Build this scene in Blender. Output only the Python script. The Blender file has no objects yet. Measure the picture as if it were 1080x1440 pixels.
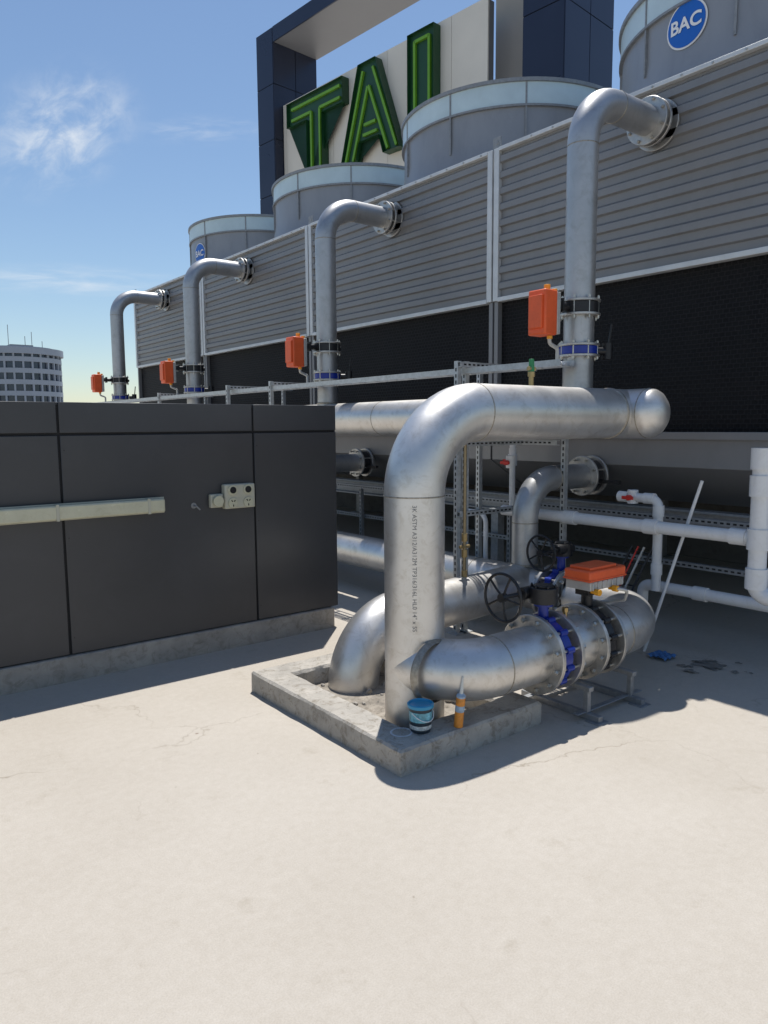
import bpy, bmesh, math, random
from mathutils import Vector, Matrix, Quaternion
random.seed(7)
sc=bpy.context.scene
sc.view_settings.view_transform='Standard'
sc.view_settings.look='None'
sc.view_settings.exposure=0
V=Vector
# ------------------------------------------------------------ materials
MATS={}
def newmat(name):
    m=bpy.data.materials.new(name); m.use_nodes=True
    nt=m.node_tree; b=nt.nodes['Principled BSDF']
    return m,nt,b
def mat(name,col,rough=0.6,metal=0.0,var=0.12,scale=6.0,bump=0.0,bscale=60.0,rvar=0.1,stretch=(1,1,1),spec=None,grime=0.0,gcol=(0.5,0.47,0.42)):
    if name in MATS: return MATS[name]
    m,nt,b=newmat(name); N=nt.nodes; L=nt.links
    tc=N.new('ShaderNodeTexCoord'); mp=N.new('ShaderNodeMapping'); mp.inputs['Scale'].default_value=stretch
    L.new(tc.outputs['Object'],mp.inputs['Vector'])
    n=N.new('ShaderNodeTexNoise'); n.inputs['Scale'].default_value=scale; n.inputs['Detail'].default_value=6; n.inputs['Roughness'].default_value=0.62
    L.new(mp.outputs['Vector'],n.inputs['Vector'])
    cr=N.new('ShaderNodeValToRGB')
    c=V(col)
    cr.color_ramp.elements[0].position=0.3; cr.color_ramp.elements[1].position=0.7
    cr.color_ramp.elements[0].color=(*[max(0,x*(1-var)) for x in c],1)
    cr.color_ramp.elements[1].color=(*[min(1,x*(1+var)) for x in c],1)
    L.new(n.outputs['Fac'],cr.inputs['Fac'])
    out=cr.outputs['Color']
    if grime>0:
        n3=N.new('ShaderNodeTexNoise'); n3.inputs['Scale'].default_value=scale*2.7; n3.inputs['Detail'].default_value=9; n3.inputs['Roughness'].default_value=0.72; n3.inputs['Distortion'].default_value=0.8
        L.new(mp.outputs['Vector'],n3.inputs['Vector'])
        r3=N.new('ShaderNodeValToRGB'); r3.color_ramp.elements[0].position=0.36; r3.color_ramp.elements[0].color=(*gcol,1); r3.color_ramp.elements[1].position=0.50; r3.color_ramp.elements[1].color=(1,1,1,1)
        L.new(n3.outputs['Fac'],r3.inputs['Fac'])
        x=N.new('ShaderNodeMix'); x.data_type='RGBA'; x.blend_type='MULTIPLY'; x.inputs['Factor'].default_value=grime
        L.new(out,x.inputs['A']); L.new(r3.outputs['Color'],x.inputs['B']); out=x.outputs['Result']
    L.new(out,b.inputs['Base Color'])
    mr=N.new('ShaderNodeMapRange'); mr.inputs['To Min'].default_value=max(0.02,rough-rvar); mr.inputs['To Max'].default_value=min(1,rough+rvar)
    L.new(n.outputs['Fac'],mr.inputs['Value']); L.new(mr.outputs['Result'],b.inputs['Roughness'])
    b.inputs['Metallic'].default_value=metal
    if spec is not None: b.inputs['Specular IOR Level'].default_value=spec
    if bump>0:
        n2=N.new('ShaderNodeTexNoise'); n2.inputs['Scale'].default_value=bscale; n2.inputs['Detail'].default_value=4
        L.new(tc.outputs['Object'],n2.inputs['Vector'])
        bp=N.new('ShaderNodeBump'); bp.inputs['Strength'].default_value=bump; bp.inputs['Distance'].default_value=0.01
        L.new(n2.outputs['Fac'],bp.inputs['Height']); L.new(bp.outputs['Normal'],b.inputs['Normal'])
    MATS[name]=m; return m

steel=mat('stainless_steel',(0.68,0.665,0.64),0.42,0.86,0.10,4,0.05,120,0.08,grime=0.45,gcol=(0.70,0.66,0.60))
steelB=mat('stainless_riser',(0.46,0.465,0.47),0.44,0.80,0.12,4,0.05,90,0.08,grime=0.4,gcol=(0.72,0.70,0.66))
weld=mat('weld_seam',(0.36,0.33,0.28),0.5,0.8,0.3,40)
flangem=mat('flange_steel',(0.50,0.49,0.47),0.42,0.8,0.2,14,0.1,80)
boltm=mat('bolt_zinc',(0.52,0.50,0.46),0.36,0.9,0.2,30)
galv=mat('galvanised_steel',(0.48,0.50,0.51),0.48,0.6,0.18,25,0.04,60)
galvd=mat('galvanised_dull',(0.28,0.29,0.30),0.55,0.5,0.18,25)
tower=mat('tower_sheet',(0.235,0.235,0.24),0.45,0.3,0.08,1.2,0.03,40,grime=0.25,gcol=(0.78,0.77,0.75),stretch=(1,1,.45))
towerl=mat('tower_trim',(0.60,0.62,0.63),0.45,0.25,0.10,6)
cowl=mat('cowl_sheet',(0.29,0.30,0.32),0.42,0.3,0.10,1.5,0.03,30,grime=0.25,gcol=(0.75,0.75,0.75),stretch=(1,1,.35))
cowlb=mat('cowl_band',(0.52,0.64,0.68),0.4,0.15,0.08,3)
blackp=mat('black_rubber',(0.012,0.012,0.013),0.5,0,0.2,20)
blackm=mat('black_cast_iron',(0.02,0.02,0.022),0.38,0.2,0.2,20,0.1,90)
bluem=mat('blue_enamel',(0.012,0.035,0.30),0.32,0.0,0.12,12,0.05,60,grime=.3,gcol=(.6,.6,.6))
orangem=mat('orange_plastic',(0.78,0.115,0.028),0.42,0,0.08,10,grime=.2,gcol=(.7,.6,.5))
yellowm=mat('yellow_plastic',(0.80,0.36,0.02),0.4,0,0.05,10)
castal=mat('cast_aluminium',(0.50,0.49,0.46),0.5,0.4,0.1,20,0.1,90)
pvc=mat('white_pvc',(0.74,0.74,0.74),0.32,0,0.05,5,grime=.25,gcol=(.75,.73,.68))
redm=mat('red_plastic',(0.6,0.03,0.02),0.4,0,0.05,10)
brass=mat('brass',(0.45,0.33,0.16),0.4,0.9,0.15,20)
greenp=mat('green_valve_body',(0.03,0.22,0.08),0.4,0,0.1,10)
copper=mat('bronze_tube',(0.30,0.24,0.15),0.4,0.8,0.15,20)
conc=mat('curb_concrete',(0.40,0.372,0.328),0.88,0,0.20,6,0.6,55,grime=0.75,gcol=(0.52,0.48,0.42))
concd=mat('plinth_concrete',(0.33,0.305,0.27),0.85,0,0.22,4,0.4,40,grime=0.6,gcol=(0.55,0.52,0.47))
dirt=mat('pit_floor',(0.27,0.24,0.20),0.9,0,0.4,9,0.6,30,grime=.8)
panel=mat('charcoal_cladding',(0.056,0.057,0.062),0.36,0.3,0.08,1.0,0,60,0.05,grime=.2,gcol=(1.35,1.35,1.35))
seam=mat('dark_joint',(0.006,0.006,0.007),0.7)
navy=mat('navy_cladding',(0.026,0.034,0.062),0.3,0.3,0.1,0.6)
greyc=mat('grey_soffit',(0.22,0.23,0.25),0.45,0.2,0.08,0.6)
signw=mat('sign_white',(0.68,0.65,0.58),0.55,0,0.05,0.8)
lgd=mat('letter_dark_green',(0.008,0.055,0.018),0.4,0,0.1,3)
lgb=mat('letter_bright_green',(0.13,0.33,0.015),0.4,0,0.1,5)
cream=mat('cream_diffuser',(0.52,0.51,0.38),0.25,0,0.08,6,grime=.3,gcol=(.75,.72,.62))
creamb=mat('cream_base',(0.46,0.45,0.36),0.5,0,0.06,6)
glassd=mat('tinted_windows',(0.04,0.055,0.085),0.12,0.3,0.2,0.3)
bldg=mat('office_facade',(0.25,0.29,0.35),0.6,0,0.06,0.2)
labelblue=mat('label_blue',(0.01,0.12,0.50),0.35,0,0.04,5)
white=mat('white_paint',(0.8,0.8,0.8),0.4,0,0.03,5)
inkm=mat('ink',(0.16,0.16,0.165),0.6)

def louvre_mat():
    m,nt,b=newmat('black_fill_louvre'); N=nt.nodes; L=nt.links
    tc=N.new('ShaderNodeTexCoord'); sp=N.new('ShaderNodeSeparateXYZ'); L.new(tc.outputs['Object'],sp.inputs[0])
    cb=N.new('ShaderNodeCombineXYZ'); L.new(sp.outputs['Y'],cb.inputs['X']); L.new(sp.outputs['Z'],cb.inputs['Y'])
    br=N.new('ShaderNodeTexBrick'); br.inputs['Scale'].default_value=1; br.inputs['Brick Width'].default_value=0.05; br.inputs['Row Height'].default_value=0.035
    br.inputs['Mortar Size'].default_value=0.006; br.inputs['Mortar Smooth'].default_value=0.5
    br.inputs['Color1'].default_value=(0.003,0.003,0.004,1); br.inputs['Color2'].default_value=(0.006,0.006,0.007,1); br.inputs['Mortar'].default_value=(0.018,0.018,0.020,1)
    L.new(cb.outputs[0],br.inputs['Vector'])
    L.new(br.outputs['Color'],b.inputs['Base Color'])
    bp=N.new('ShaderNodeBump'); bp.inputs['Strength'].default_value=0.8; bp.inputs['Distance'].default_value=0.02
    L.new(br.outputs['Fac'],bp.inputs['Height']); L.new(bp.outputs['Normal'],b.inputs['Normal'])
    b.inputs['Roughness'].default_value=0.6; b.inputs['Specular IOR Level'].default_value=0.2
    return m
louvre=louvre_mat()

def ground_mat():
    m,nt,b=newmat('roof_membrane_concrete'); N=nt.nodes; L=nt.links
    tc=N.new('ShaderNodeTexCoord')
    def noise(s,d=6,r=0.6):
        n=N.new('ShaderNodeTexNoise'); n.inputs['Scale'].default_value=s; n.inputs['Detail'].default_value=d; n.inputs['Roughness'].default_value=r
        L.new(tc.outputs['Object'],n.inputs['Vector']); return n
    def ramp(src,p0,c0,p1,c1):
        r=N.new('ShaderNodeValToRGB'); r.color_ramp.elements[0].position=p0; r.color_ramp.elements[0].color=c0
        r.color_ramp.elements[1].position=p1; r.color_ramp.elements[1].color=c1
        L.new(src,r.inputs['Fac']); return r
    def mul(a,b_,f=1.0):
        x=N.new('ShaderNodeMix'); x.data_type='RGBA'; x.blend_type='MULTIPLY'; x.inputs['Factor'].default_value=f
        L.new(a,x.inputs['A']); L.new(b_,x.inputs['B']); return x.outputs['Result']
    a=ramp(noise(0.8,5).outputs['Fac'],0.3,(0.465,0.422,0.362,1),0.7,(0.515,0.472,0.412,1))
    b2=ramp(noise(22,9,0.75).outputs['Fac'],0.25,(0.90,0.89,0.87,1),0.62,(1,1,1,1))
    c=mul(a.outputs['Color'],b2.outputs['Color'])
    b3=ramp(noise(160,3,0.7).outputs['Fac'],0.30,(0.84,0.83,0.82,1),0.60,(1,1,1,1))
    c=mul(c,b3.outputs['Color'],0.8)
    st=ramp(noise(3.6,9,0.75).outputs['Fac'],0.30,(0.82,0.80,0.76,1),0.42,(1,1,1,1))
    c=mul(c,st.outputs['Color'],0.7)
    vo=N.new('ShaderNodeTexVoronoi'); vo.inputs['Scale'].default_value=1.6; L.new(tc.outputs['Object'],vo.inputs['Vector'])
    sp=ramp(vo.outputs['Distance'],0.016,(0.36,0.27,0.22,1),0.028,(1,1,1,1))
    c=mul(c,sp.outputs['Color'],0.9)
    vo3=N.new('ShaderNodeTexVoronoi'); vo3.inputs['Scale'].default_value=5; L.new(tc.outputs['Object'],vo3.inputs['Vector'])
    sp3=ramp(vo3.outputs['Distance'],0.014,(0.5,0.46,0.4,1),0.034,(1,1,1,1))
    c=mul(c,sp3.outputs['Color'],0.6)
    dn=noise(3,4); mx=N.new('ShaderNodeMix'); mx.data_type='RGBA'; mx.inputs['Factor'].default_value=0.25
    L.new(tc.outputs['Object'],mx.inputs['A']); L.new(dn.outputs['Color'],mx.inputs['B'])
    v2=N.new('ShaderNodeTexVoronoi'); v2.feature='DISTANCE_TO_EDGE'; v2.inputs['Scale'].default_value=0.9; L.new(mx.outputs['Result'],v2.inputs['Vector'])
    ck=ramp(v2.outputs['Distance'],0.0,(0.66,0.63,0.59,1),0.0045,(1,1,1,1))
    msk=ramp(noise(0.7,3).outputs['Fac'],0.47,(0,0,0,1),0.60,(1,1,1,1))
    x=N.new('ShaderNodeMix'); x.data_type='RGBA'; x.blend_type='MULTIPLY'; L.new(msk.outputs['Color'],x.inputs['Factor']); L.new(c,x.inputs['A']); L.new(ck.outputs['Color'],x.inputs['B'])
    L.new(x.outputs['Result'],b.inputs['Base Color'])
    b.inputs['Roughness'].default_value=0.75; b.inputs['Specular IOR Level'].default_value=0.3
    bp=N.new('ShaderNodeBump'); bp.inputs['Strength'].default_value=0.35; bp.inputs['Distance'].default_value=0.006
    L.new(noise(60,6,0.7).outputs['Fac'],bp.inputs['Height']); L.new(bp.outputs['Normal'],b.inputs['Normal'])
    return m
groundm=ground_mat()

# ------------------------------------------------------------ mesh helpers
def empty(name,loc=(0,0,0)):
    e=bpy.data.objects.new(name,None); sc.collection.objects.link(e); e.location=loc; e.empty_display_size=0.1
    return e
def part(name,parent,m,bm,bevel=0,smooth=True,ang=35):
    bmesh.ops.recalc_face_normals(bm,faces=bm.faces[:])
    me=bpy.data.meshes.new(name); bm.to_mesh(me); bm.free()
    o=bpy.data.objects.new(name,me); sc.collection.objects.link(o)
    me.materials.append(m)
    if smooth:
        for p in me.polygons: p.use_smooth=True
        me.set_sharp_from_angle(angle=math.radians(ang))
    if bevel>0:
        md=o.modifiers.new('bevel','BEVEL'); md.width=bevel; md.segments=2; md.limit_method='ANGLE'; md.angle_limit=math.radians(40)
    if parent is not None:
        o.parent=parent; o.matrix_parent_inverse=Matrix.Translation(-parent.location)
    return o
def B(): return bmesh.new()
def box(bm,lo,hi,M=None):
    lo=V(lo);hi=V(hi)
    vs=[bm.verts.new(V((x,y,z))) for x in (lo.x,hi.x) for y in (lo.y,hi.y) for z in (lo.z,hi.z)]
    if M is not None:
        for v in vs: v.co=M@v.co
    for f in ((0,1,3,2),(4,6,7,5),(0,4,5,1),(2,3,7,6),(0,2,6,4),(1,5,7,3)):
        bm.faces.new([vs[i] for i in f])
    return bm
def cbox(bm,c,s,M=None):
    c=V(c);s=V(s)/2
    return box(bm,c-s,c+s,M)
def frame(ax):
    ax=V(ax).normalized()
    t=V((0,0,1)) if abs(ax.z)<0.9 else V((1,0,0))
    u=ax.cross(t).normalized(); w=ax.cross(u).normalized()
    return ax,u,w
def lathe(bm,o,ax,prof,n=32,close=True,rot=0):
    o=V(o);ax,u,w=frame(ax); rings=[]
    for (r,t) in prof:
        if r<1e-6: rings.append([bm.verts.new(o+ax*t)])
        else: rings.append([bm.verts.new(o+ax*t+(u*math.cos(rot+2*math.pi*i/n)+w*math.sin(rot+2*math.pi*i/n))*r) for i in range(n)])
    for a,b in zip(rings[:-1],rings[1:]):
        for i in range(n):
            j=(i+1)%n
            if len(a)==1 and len(b)==1: continue
            if len(a)==1: bm.faces.new((a[0],b[i],b[j]))
            elif len(b)==1: bm.faces.new((a[i],a[j],b[0]))
            else: bm.faces.new((a[i],a[j],b[j],b[i]))
    return bm
def cyl(bm,p0,p1,r,n=24,r2=None,rot=0):
    p0=V(p0);p1=V(p1); d=(p1-p0).length; r2=r if r2 is None else r2
    return lathe(bm,p0,p1-p0,[(0,0),(r,0),(r2,d),(0,d)],n,rot=rot)
def fillet(pts,R,steps=12):
    pts=[V(p) for p in pts]; out=[pts[0]]
    for i in range(1,len(pts)-1):
        p=pts[i]; a=(pts[i-1]-p); b=(pts[i+1]-p); ra=R[i-1] if isinstance(R,(list,tuple)) else R
        an=a.normalized(); bn=b.normalized(); th=an.angle(bn)
        t=ra/math.tan(th/2); 
        c=p+(an+bn).normalized()*(ra/math.sin(th/2))
        s=p+an*t; e=p+bn*t
        v0=s-c; v1=e-c; tot=v0.angle(v1)
        for k in range(steps+1):
            f=k/steps
            v=(v0*math.sin((1-f)*tot)+v1*math.sin(f*tot))/math.sin(tot)
            out.append(c+v)
    out.append(pts[-1]); return out
def sweep(bm,pts,r,R=0,n=32,steps=12,caps=True):
    P=fillet(pts,R,steps) if R else [V(p) for p in pts]
    Q=[P[0]]
    for p in P[1:]:
        if (p-Q[-1]).length>1e-5: Q.append(p)
    P=Q
    T=[]
    for i in range(len(P)):
        if i==0: t=P[1]-P[0]
        elif i==len(P)-1: t=P[-1]-P[-2]
        else: t=(P[i+1]-P[i]).normalized()+(P[i]-P[i-1]).normalized()
        T.append(t.normalized())
    ax,u,w=frame(T[0]); rings=[]
    for i,p in enumerate(P):
        if i>0:
            q=T[i-1].rotation_difference(T[i]); u=q@u
        w=T[i].cross(u)
        rings.append([bm.verts.new(p+(u*math.cos(2*math.pi*k/n)+w*math.sin(2*math.pi*k/n))*r) for k in range(n)])
    for a,b in zip(rings[:-1],rings[1:]):
        for k in range(n):
            j=(k+1)%n; bm.faces.new((a[k],a[j],b[j],b[k]))
    if caps:
        bm.faces.new(rings[0][::-1]); bm.faces.new(rings[-1])
    return bm
def bead(bm,c,ax,r,w=0.006,h=0.003,n=40):
    lathe(bm,V(c)-V(ax).normalized()*w,ax,[(r-0.003,0),(r+h*0.8,w*0.5),(r+h,w),(r+h*0.8,w*1.5),(r-0.003,2*w)],n)
def ring(bm,c,ax,ro,ri,t,n=48):
    lathe(bm,V(c)-V(ax).normalized()*t/2,ax,[(ri,0),(ro-0.003,0),(ro,0.003),(ro,t-0.003),(ro-0.003,t),(ri,t)],n)
def bolts(bm,c,ax,rc,nb,L,hr=0.016,ph=0.0):
    c=V(c);ax,u,w=frame(ax)
    for i in range(nb):
        a=ph+2*math.pi*(i+0.5)/nb
        p=c+(u*math.cos(a)+w*math.sin(a))*rc
        cyl(bm,p-ax*L/2,p+ax*L/2,hr*0.55,10)
        cyl(bm,p-ax*(L/2-0.006),p-ax*(L/2-0.024),hr,6)
        cyl(bm,p+ax*(L/2-0.024),p+ax*(L/2-0.006),hr,6)
def torus(bm,c,ax,R,r,n=40,m=10):
    c=V(c);ax,u,w=frame(ax); rings=[]
    for i in range(n):
        a=2*math.pi*i/n; d=u*math.cos(a)+w*math.sin(a)
        rings.append([bm.verts.new(c+d*(R+r*math.cos(2*math.pi*k/m))+ax*r*math.sin(2*math.pi*k/m)) for k in range(m)])
    for i in range(n):
        a=rings[i];b=rings[(i+1)%n]
        for k in range(m):
            j=(k+1)%m; bm.faces.new((a[k],a[j],b[j],b[k]))
def text_mesh(body,size,fn,m,name,parent,extrude=0.0,bold=0.0):
    cu=bpy.data.curves.new(name,'FONT'); cu.body=body; cu.size=size; cu.align_x='CENTER'; cu.align_y='CENTER'; cu.extrude=extrude; cu.offset=bold
    o=bpy.data.objects.new(name+'_tmp',cu); sc.collection.objects.link(o)
    bpy.context.view_layer.update()
    dg=bpy.context.evaluated_depsgraph_get()
    me=bpy.data.meshes.new_from_object(o.evaluated_get(dg)); me.name=name
    bpy.data.objects.remove(o)
    for v in me.vertices: v.co=fn(v.co)
    ob=bpy.data.objects.new(name,me); sc.collection.objects.link(ob)
    me.materials.clear(); me.materials.append(m)
    if parent is not None:
        ob.parent=parent; ob.matrix_parent_inverse=Matrix.Translation(-parent.location)
    return ob

# ------------------------------------------------------------ ground
bm=B(); S=1500
f=[bm.verts.new(p) for p in ((-S,-S,0),(S,-S,0),(S,S,0),(-S,S,0))]; bm.faces.new(f)
part('ground',None,groundm,bm,smooth=False)

# ------------------------------------------------------------ concrete curb
cx0,cx1,cy0,cy1,ct,rw=2.230,3.30,2.735,4.30,0.138,0.20
e=empty('concrete_curb',(2.77,3.5,0))
bm=B()
o=[(cx0,cy0),(cx1,cy0),(cx1,cy1),(cx0,cy1)]; i_=[(cx0+rw,cy0+rw),(cx1-rw,cy0+rw),(cx1-rw,cy1-rw),(cx0+rw,cy1-rw)]
def subdiv_ring(bm,o,i_,z0,z1,n=18):
    def lerp(P,k):
        a=P[int(k)%4]; b=P[(int(k)+1)%4]; t=k-int(k); return (a[0]+(b[0]-a[0])*t,a[1]+(b[1]-a[1])*t)
    N=4*n; rings=[]
    for k in range(N):
        po=lerp(o,k/n); pi=lerp(i_,k/n)
        j=lambda s: random.uniform(-s,s)
        rings.append([bm.verts.new((po[0],po[1],z0)),bm.verts.new((po[0]+j(.004),po[1]+j(.004),z1-.012+j(.003))),bm.verts.new((po[0]+(pi[0]-po[0])*0.06,po[1]+(pi[1]-po[1])*0.06,z1+j(.002))),
            bm.verts.new((pi[0]+(po[0]-pi[0])*.06,pi[1]+(po[1]-pi[1])*.06,z1+j(.003))),bm.verts.new((pi[0]+j(.010),pi[1]+j(.010),z1-.02)),bm.verts.new((pi[0]+j(.012),pi[1]+j(.012),z0))])
    for k in range(N):
        a=rings[k];b=rings[(k+1)%N]
        for q in range(5): bm.faces.new((a[q],b[q],b[q+1],a[q+1]))
subdiv_ring(bm,o,i_,-0.02,ct)
part('rim',e,conc,bm,ang=25)
bm=B(); box(bm,(cx0+rw-.03,cy0+rw-.03,-0.01),(cx1-rw+.03,cy1-rw+.03,0.02)); part('pit_floor',e,dirt,bm)
bm=B()
for k in range(46):
    x=random.uniform(cx0+rw,cx1-rw); y=random.uniform(cy0+rw,cy1-rw); r=random.uniform(.008,.035)
    M=Matrix.Translation((x,y,0.02+r*.2))@Matrix.Rotation(random.random()*6,4,V((random.random(),random.random(),1)).normalized())@Matrix.Diagonal((r,r*.8,r*.5,1))
    bmesh.ops.create_icosphere(bm,subdivisions=1,radius=1,matrix=M)
part('rubble',e,conc,bm,smooth=False)
bm=B(); torus(bm,(2.38,2.91,ct+.001),(0,0,1),.055,.006,40,6)
for v in bm.verts: v.co.z=ct+.001+(v.co.z-ct-.001)*.4
part('bucket_ring_stain',e,mat('paint_residue',(.50,.52,.54),.7,0,.2,30),bm)
# ------------------------------------------------------------ main pipes
R=0.17; MX,MY=2.66,3.13; HZ=1.825; HX=4.62; LZ=0.40; BY=2.82; RX=4.66; SY=4.07
e=empty('supply_pipe',(MX,MY,0))
bm=B(); sweep(bm,[(MX,MY,0),(MX,MY,HZ),(HX-.05,MY,HZ)],R,0.46,48,16); part('riser_and_elbow',e,steel,bm)
bm=B()
bead(bm,(MX,MY,HZ-.46),(0,0,1),R); bead(bm,(MX+.46,MY,HZ),(1,0,0),R); bead(bm,(HX-.20,MY,HZ),(1,0,0),R,0.012,.007)
part('welds',e,weld,bm)
bm=B(); vx=3.68
cyl(bm,(vx,MY+.05,HZ+R-.02),(vx,MY+.05,HZ+R+.06),.016,16); cyl(bm,(vx,MY+.05,HZ+R+.06),(vx,MY+.05,HZ+R+.09),.024,6); cyl(bm,(vx-.03,MY+.05,HZ+R+.11),(vx+.03,MY+.05,HZ+R+.11),.014,14)
part('air_vent_brass',e,brass,bm,.001)
bm=B(); cyl(bm,(vx,MY+.05,HZ+R+.09),(vx,MY+.05,HZ+R+.17),.020,18,.016); part('air_vent_body',e,greenp,bm,.002)
e2=empty('header_pipe',(HX,9,0))
bm=B(); prof=[(0,0),(R*.35,.006),(R*.65,.028),(R*.88,.062),(R*.97,.09),(R,.12),(R,13.12),(0,13.12)]
lathe(bm,(HX,2.81,HZ),(0,1,0),prof,48); part('header',e2,steel,bm)
bm=B()
for y in (4.1,5.9,9,12): bead(bm,(HX,y,HZ),(0,1,0),R)
bead(bm,(HX,2.935,HZ),(0,1,0),R)
part('welds',e2,weld,bm)
th=math.atan2(-MY,-MX)
def onpipe(c):
    a=th+0.0+(c.y)/ (R+.0012); return V((MX+(R+.0012)*math.cos(a),MY+(R+.0012)*math.sin(a),0.98-c.x))
text_mesh('3K ASTM A312/A312M TP316/316L HL0 14" x 5S',0.034,onpipe,inkm,'stencil_text',e)

# branch 1 (bypass loop)
FL=(3.315,3.490,3.735,3.910); VX1=(FL[0]+FL[1])/2; VX2=(FL[2]+FL[3])/2
e=empty('bypass_pipe',(3.6,BY,0))
er=MY-BY
bm=B(); sweep(bm,[(MX,MY+.02,LZ),(MX,BY,LZ),(FL[0],BY,LZ)],R,er,48,16); part('elbow_from_tee',e,steel,bm)
bm=B(); sweep(bm,[(FL[1],BY,LZ),(FL[2],BY,LZ)],R,0,48); part('spool',e,steel,bm)
bm=B(); sweep(bm,[(FL[3],BY,LZ),(RX,BY,LZ),(RX,3.55,LZ)],R,0.52,48,16); part('return_elbow',e,steel,bm)
bm=B(); ax=V((1,0,0))
bead(bm,(MX+er,BY,LZ),ax,R); bead(bm,(4.10,BY,LZ),ax,R); bead(bm,(RX,BY+.53,LZ),(0,1,0),R)
lathe(bm,(MX-.01,MY-.155,LZ),(0.12,-1,0),[(R+.003,0),(R+.012,.012),(R+.010,.026),(R-.004,.045)],48)
part('welds',e,weld,bm)
FR=0.238
bm=B()
for x in FL: ring(bm,(x,BY,LZ),ax,FR,R-.005,0.028)
part('flanges',e,flangem,bm)
bm=B(); bolts(bm,(VX1,BY,LZ),ax,0.208,12,0.28); bolts(bm,(VX2,BY,LZ),ax,0.208,12,0.28); part('flange_bolts',e,boltm,bm)
e3=empty('pipe_support_stand',(3.75,BY,0)); bm=B()
for x in (3.58,4.02):
    box(bm,(x-.02,BY-.30,0.0),(x+.02,BY+.30,0.04))
    for y in (BY-.2,BY+.2): box(bm,(x-.016,y-.016,0.04),(x+.016,y+.016,0.17))
    box(bm,(x-.021,BY-.23,0.17),(x+.021,BY+.23,0.20))
    box(bm,(x-.05,BY-.32,0.0),(x+.05,BY-.22,.006))
box(bm,(3.48,BY-.21,0.041),(4.14,BY-.17,0.047)); box(bm,(3.48,BY+.17,0.041),(4.14,BY+.21,0.047))
part('channels',e3,galvd,bm,0.003)

# second line + return header
e=empty('return_pipe',(RX,SY,0))
bm=B(); sweep(bm,[(2.80,3.93,0.0),(2.80,3.93,LZ+.04),(3.6,3.95,LZ+.04),(RX,SY,LZ+.04)],R,[0.42,.5],48,16); part('inlet_elbow',e,steel,bm)
bm=B(); sweep(bm,[(RX,3.82,LZ+.01),(RX,14.6,LZ+.01)],R,0,48); part('header',e,steel,bm)
bm=B(); bead(bm,(3.22,3.935,LZ+.04),(1,.02,0),R)
for y in (4.6,7,8.2): bead(bm,(RX,y,LZ+.01),(0,1,0),R)
part('welds',e,weld,bm)
VY=3.69
bm=B(); 
for y in (VY-.088,VY+.088): ring(bm,(RX,y,LZ),(0,1,0),FR,R-.005,.028)
part('flanges',e,flangem,bm)
bm=B(); bolts(bm,(RX,VY,LZ),(0,1,0),0.208,12,0.28); part('flange_bolts',e,boltm,bm)

# outlets
for k in range(4):
    y=SY+3.4*k; r=.108
    e=empty('tower_outlet_pipe',(RX,y,0))
    bm=B(); sweep(bm,[(RX,y,LZ+.1),(RX,y,1.30),(5.62,y,1.30)],r,0.33,32,12); part('pipe',e,steelB,bm)
    bm=B(); bead(bm,(RX,y,.95),(0,0,1),r); bead(bm,(RX+.34,y,1.3),(1,0,0),r); bead(bm,(RX,y,.60),(0,0,1),r+.004,.012,.008); part('welds',e,weld,bm)
    bm=B()
    for x in (5.40,5.54): ring(bm,(x,y,1.3),(1,0,0),0.175,r-.005,.024)
    part('flanges',e,flangem,bm)
    bm=B(); ring(bm,(5.47,y,1.3),(1,0,0),0.15,r-.01,.10); cyl(bm,(5.47,y,1.3),(5.47,y+.25,1.3),.03); box(bm,(5.45,y-.34,1.24),(5.49,y-.10,1.27)); part('valve_body',e,blackm,bm)
    bm=B(); bolts(bm,(5.47,y,1.3),(1,0,0),0.148,8,.24,.013); part('flange_bolts',e,boltm,bm)

# ------------------------------------------------------------ valves
def handwheel(parent,c,ax,Rw):
    bm=B(); torus(bm,c,ax,Rw,0.009)
    a,u,w=frame(ax); c=V(c)
    for k in range(5):
        t=2*math.pi*k/5+.5; d=u*math.cos(t)+w*math.sin(t)
        sweep(bm,[c+d*.02,c+d*Rw*.5+a*.004,c+d*Rw],.007,0,8)
    cyl(bm,c-a*.02,c+a*.02,.026,20)
    part('handwheel',parent,blackm,bm)
def manual_valve(c,pax,wdir,side,zt,Rw,wl):
    c=V(c);pax=V(pax)
    e=empty('gear_operated_butterfly_valve',c)
    bm=B(); ring(bm,c,pax,0.205,R-.004,.066,48)
    for k in range(12):
        a,u,w=frame(pax); t=2*math.pi*(k+.5)/12; p=c+(u*math.cos(t)+w*math.sin(t))*.206
        cyl(bm,p-pax*.030,p+pax*.030,.020,14)
    cyl(bm,c+V((0,0,.19)),c+V((0,0,zt-.055-c.z)),.034,20,.030)
    cyl(bm,c+V((0,0,zt-.072-c.z)),c+V((0,0,zt-.055-c.z)),.058,20)
    cyl(bm,c-V((0,0,.19)),c-V((0,0,.25)),.032,20)
    part('valve_body',e,bluem,bm,ang=40)
    bm=B(); g=V((c.x,c.y,zt))
    cyl(bm,g-V((0,0,.055)),g+V((0,0,.04)),.085,28); cyl(bm,g+V((0,0,.04)),g+V((0,0,.052)),.06,24)
    sd=V(side)*.075
    cyl(bm,g+sd-V(wdir)*.07,g+sd+V(wdir)*.11,.038,20)
    cyl(bm,g+sd+V(wdir)*.11,g+sd+V(wdir)*wl,.013,14)
    bolts(bm,g+V((0,0,.035)),(0,0,1),.07,6,.05,.009)
    part('gearbox',e,blackm,bm,0.003)
    handwheel(e,g+sd+V(wdir)*wl,wdir,Rw)
manual_valve((VX1,BY,LZ),(1,0,0),(-1,0,0),(0,1,0),0.755,0.140,.27)
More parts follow.
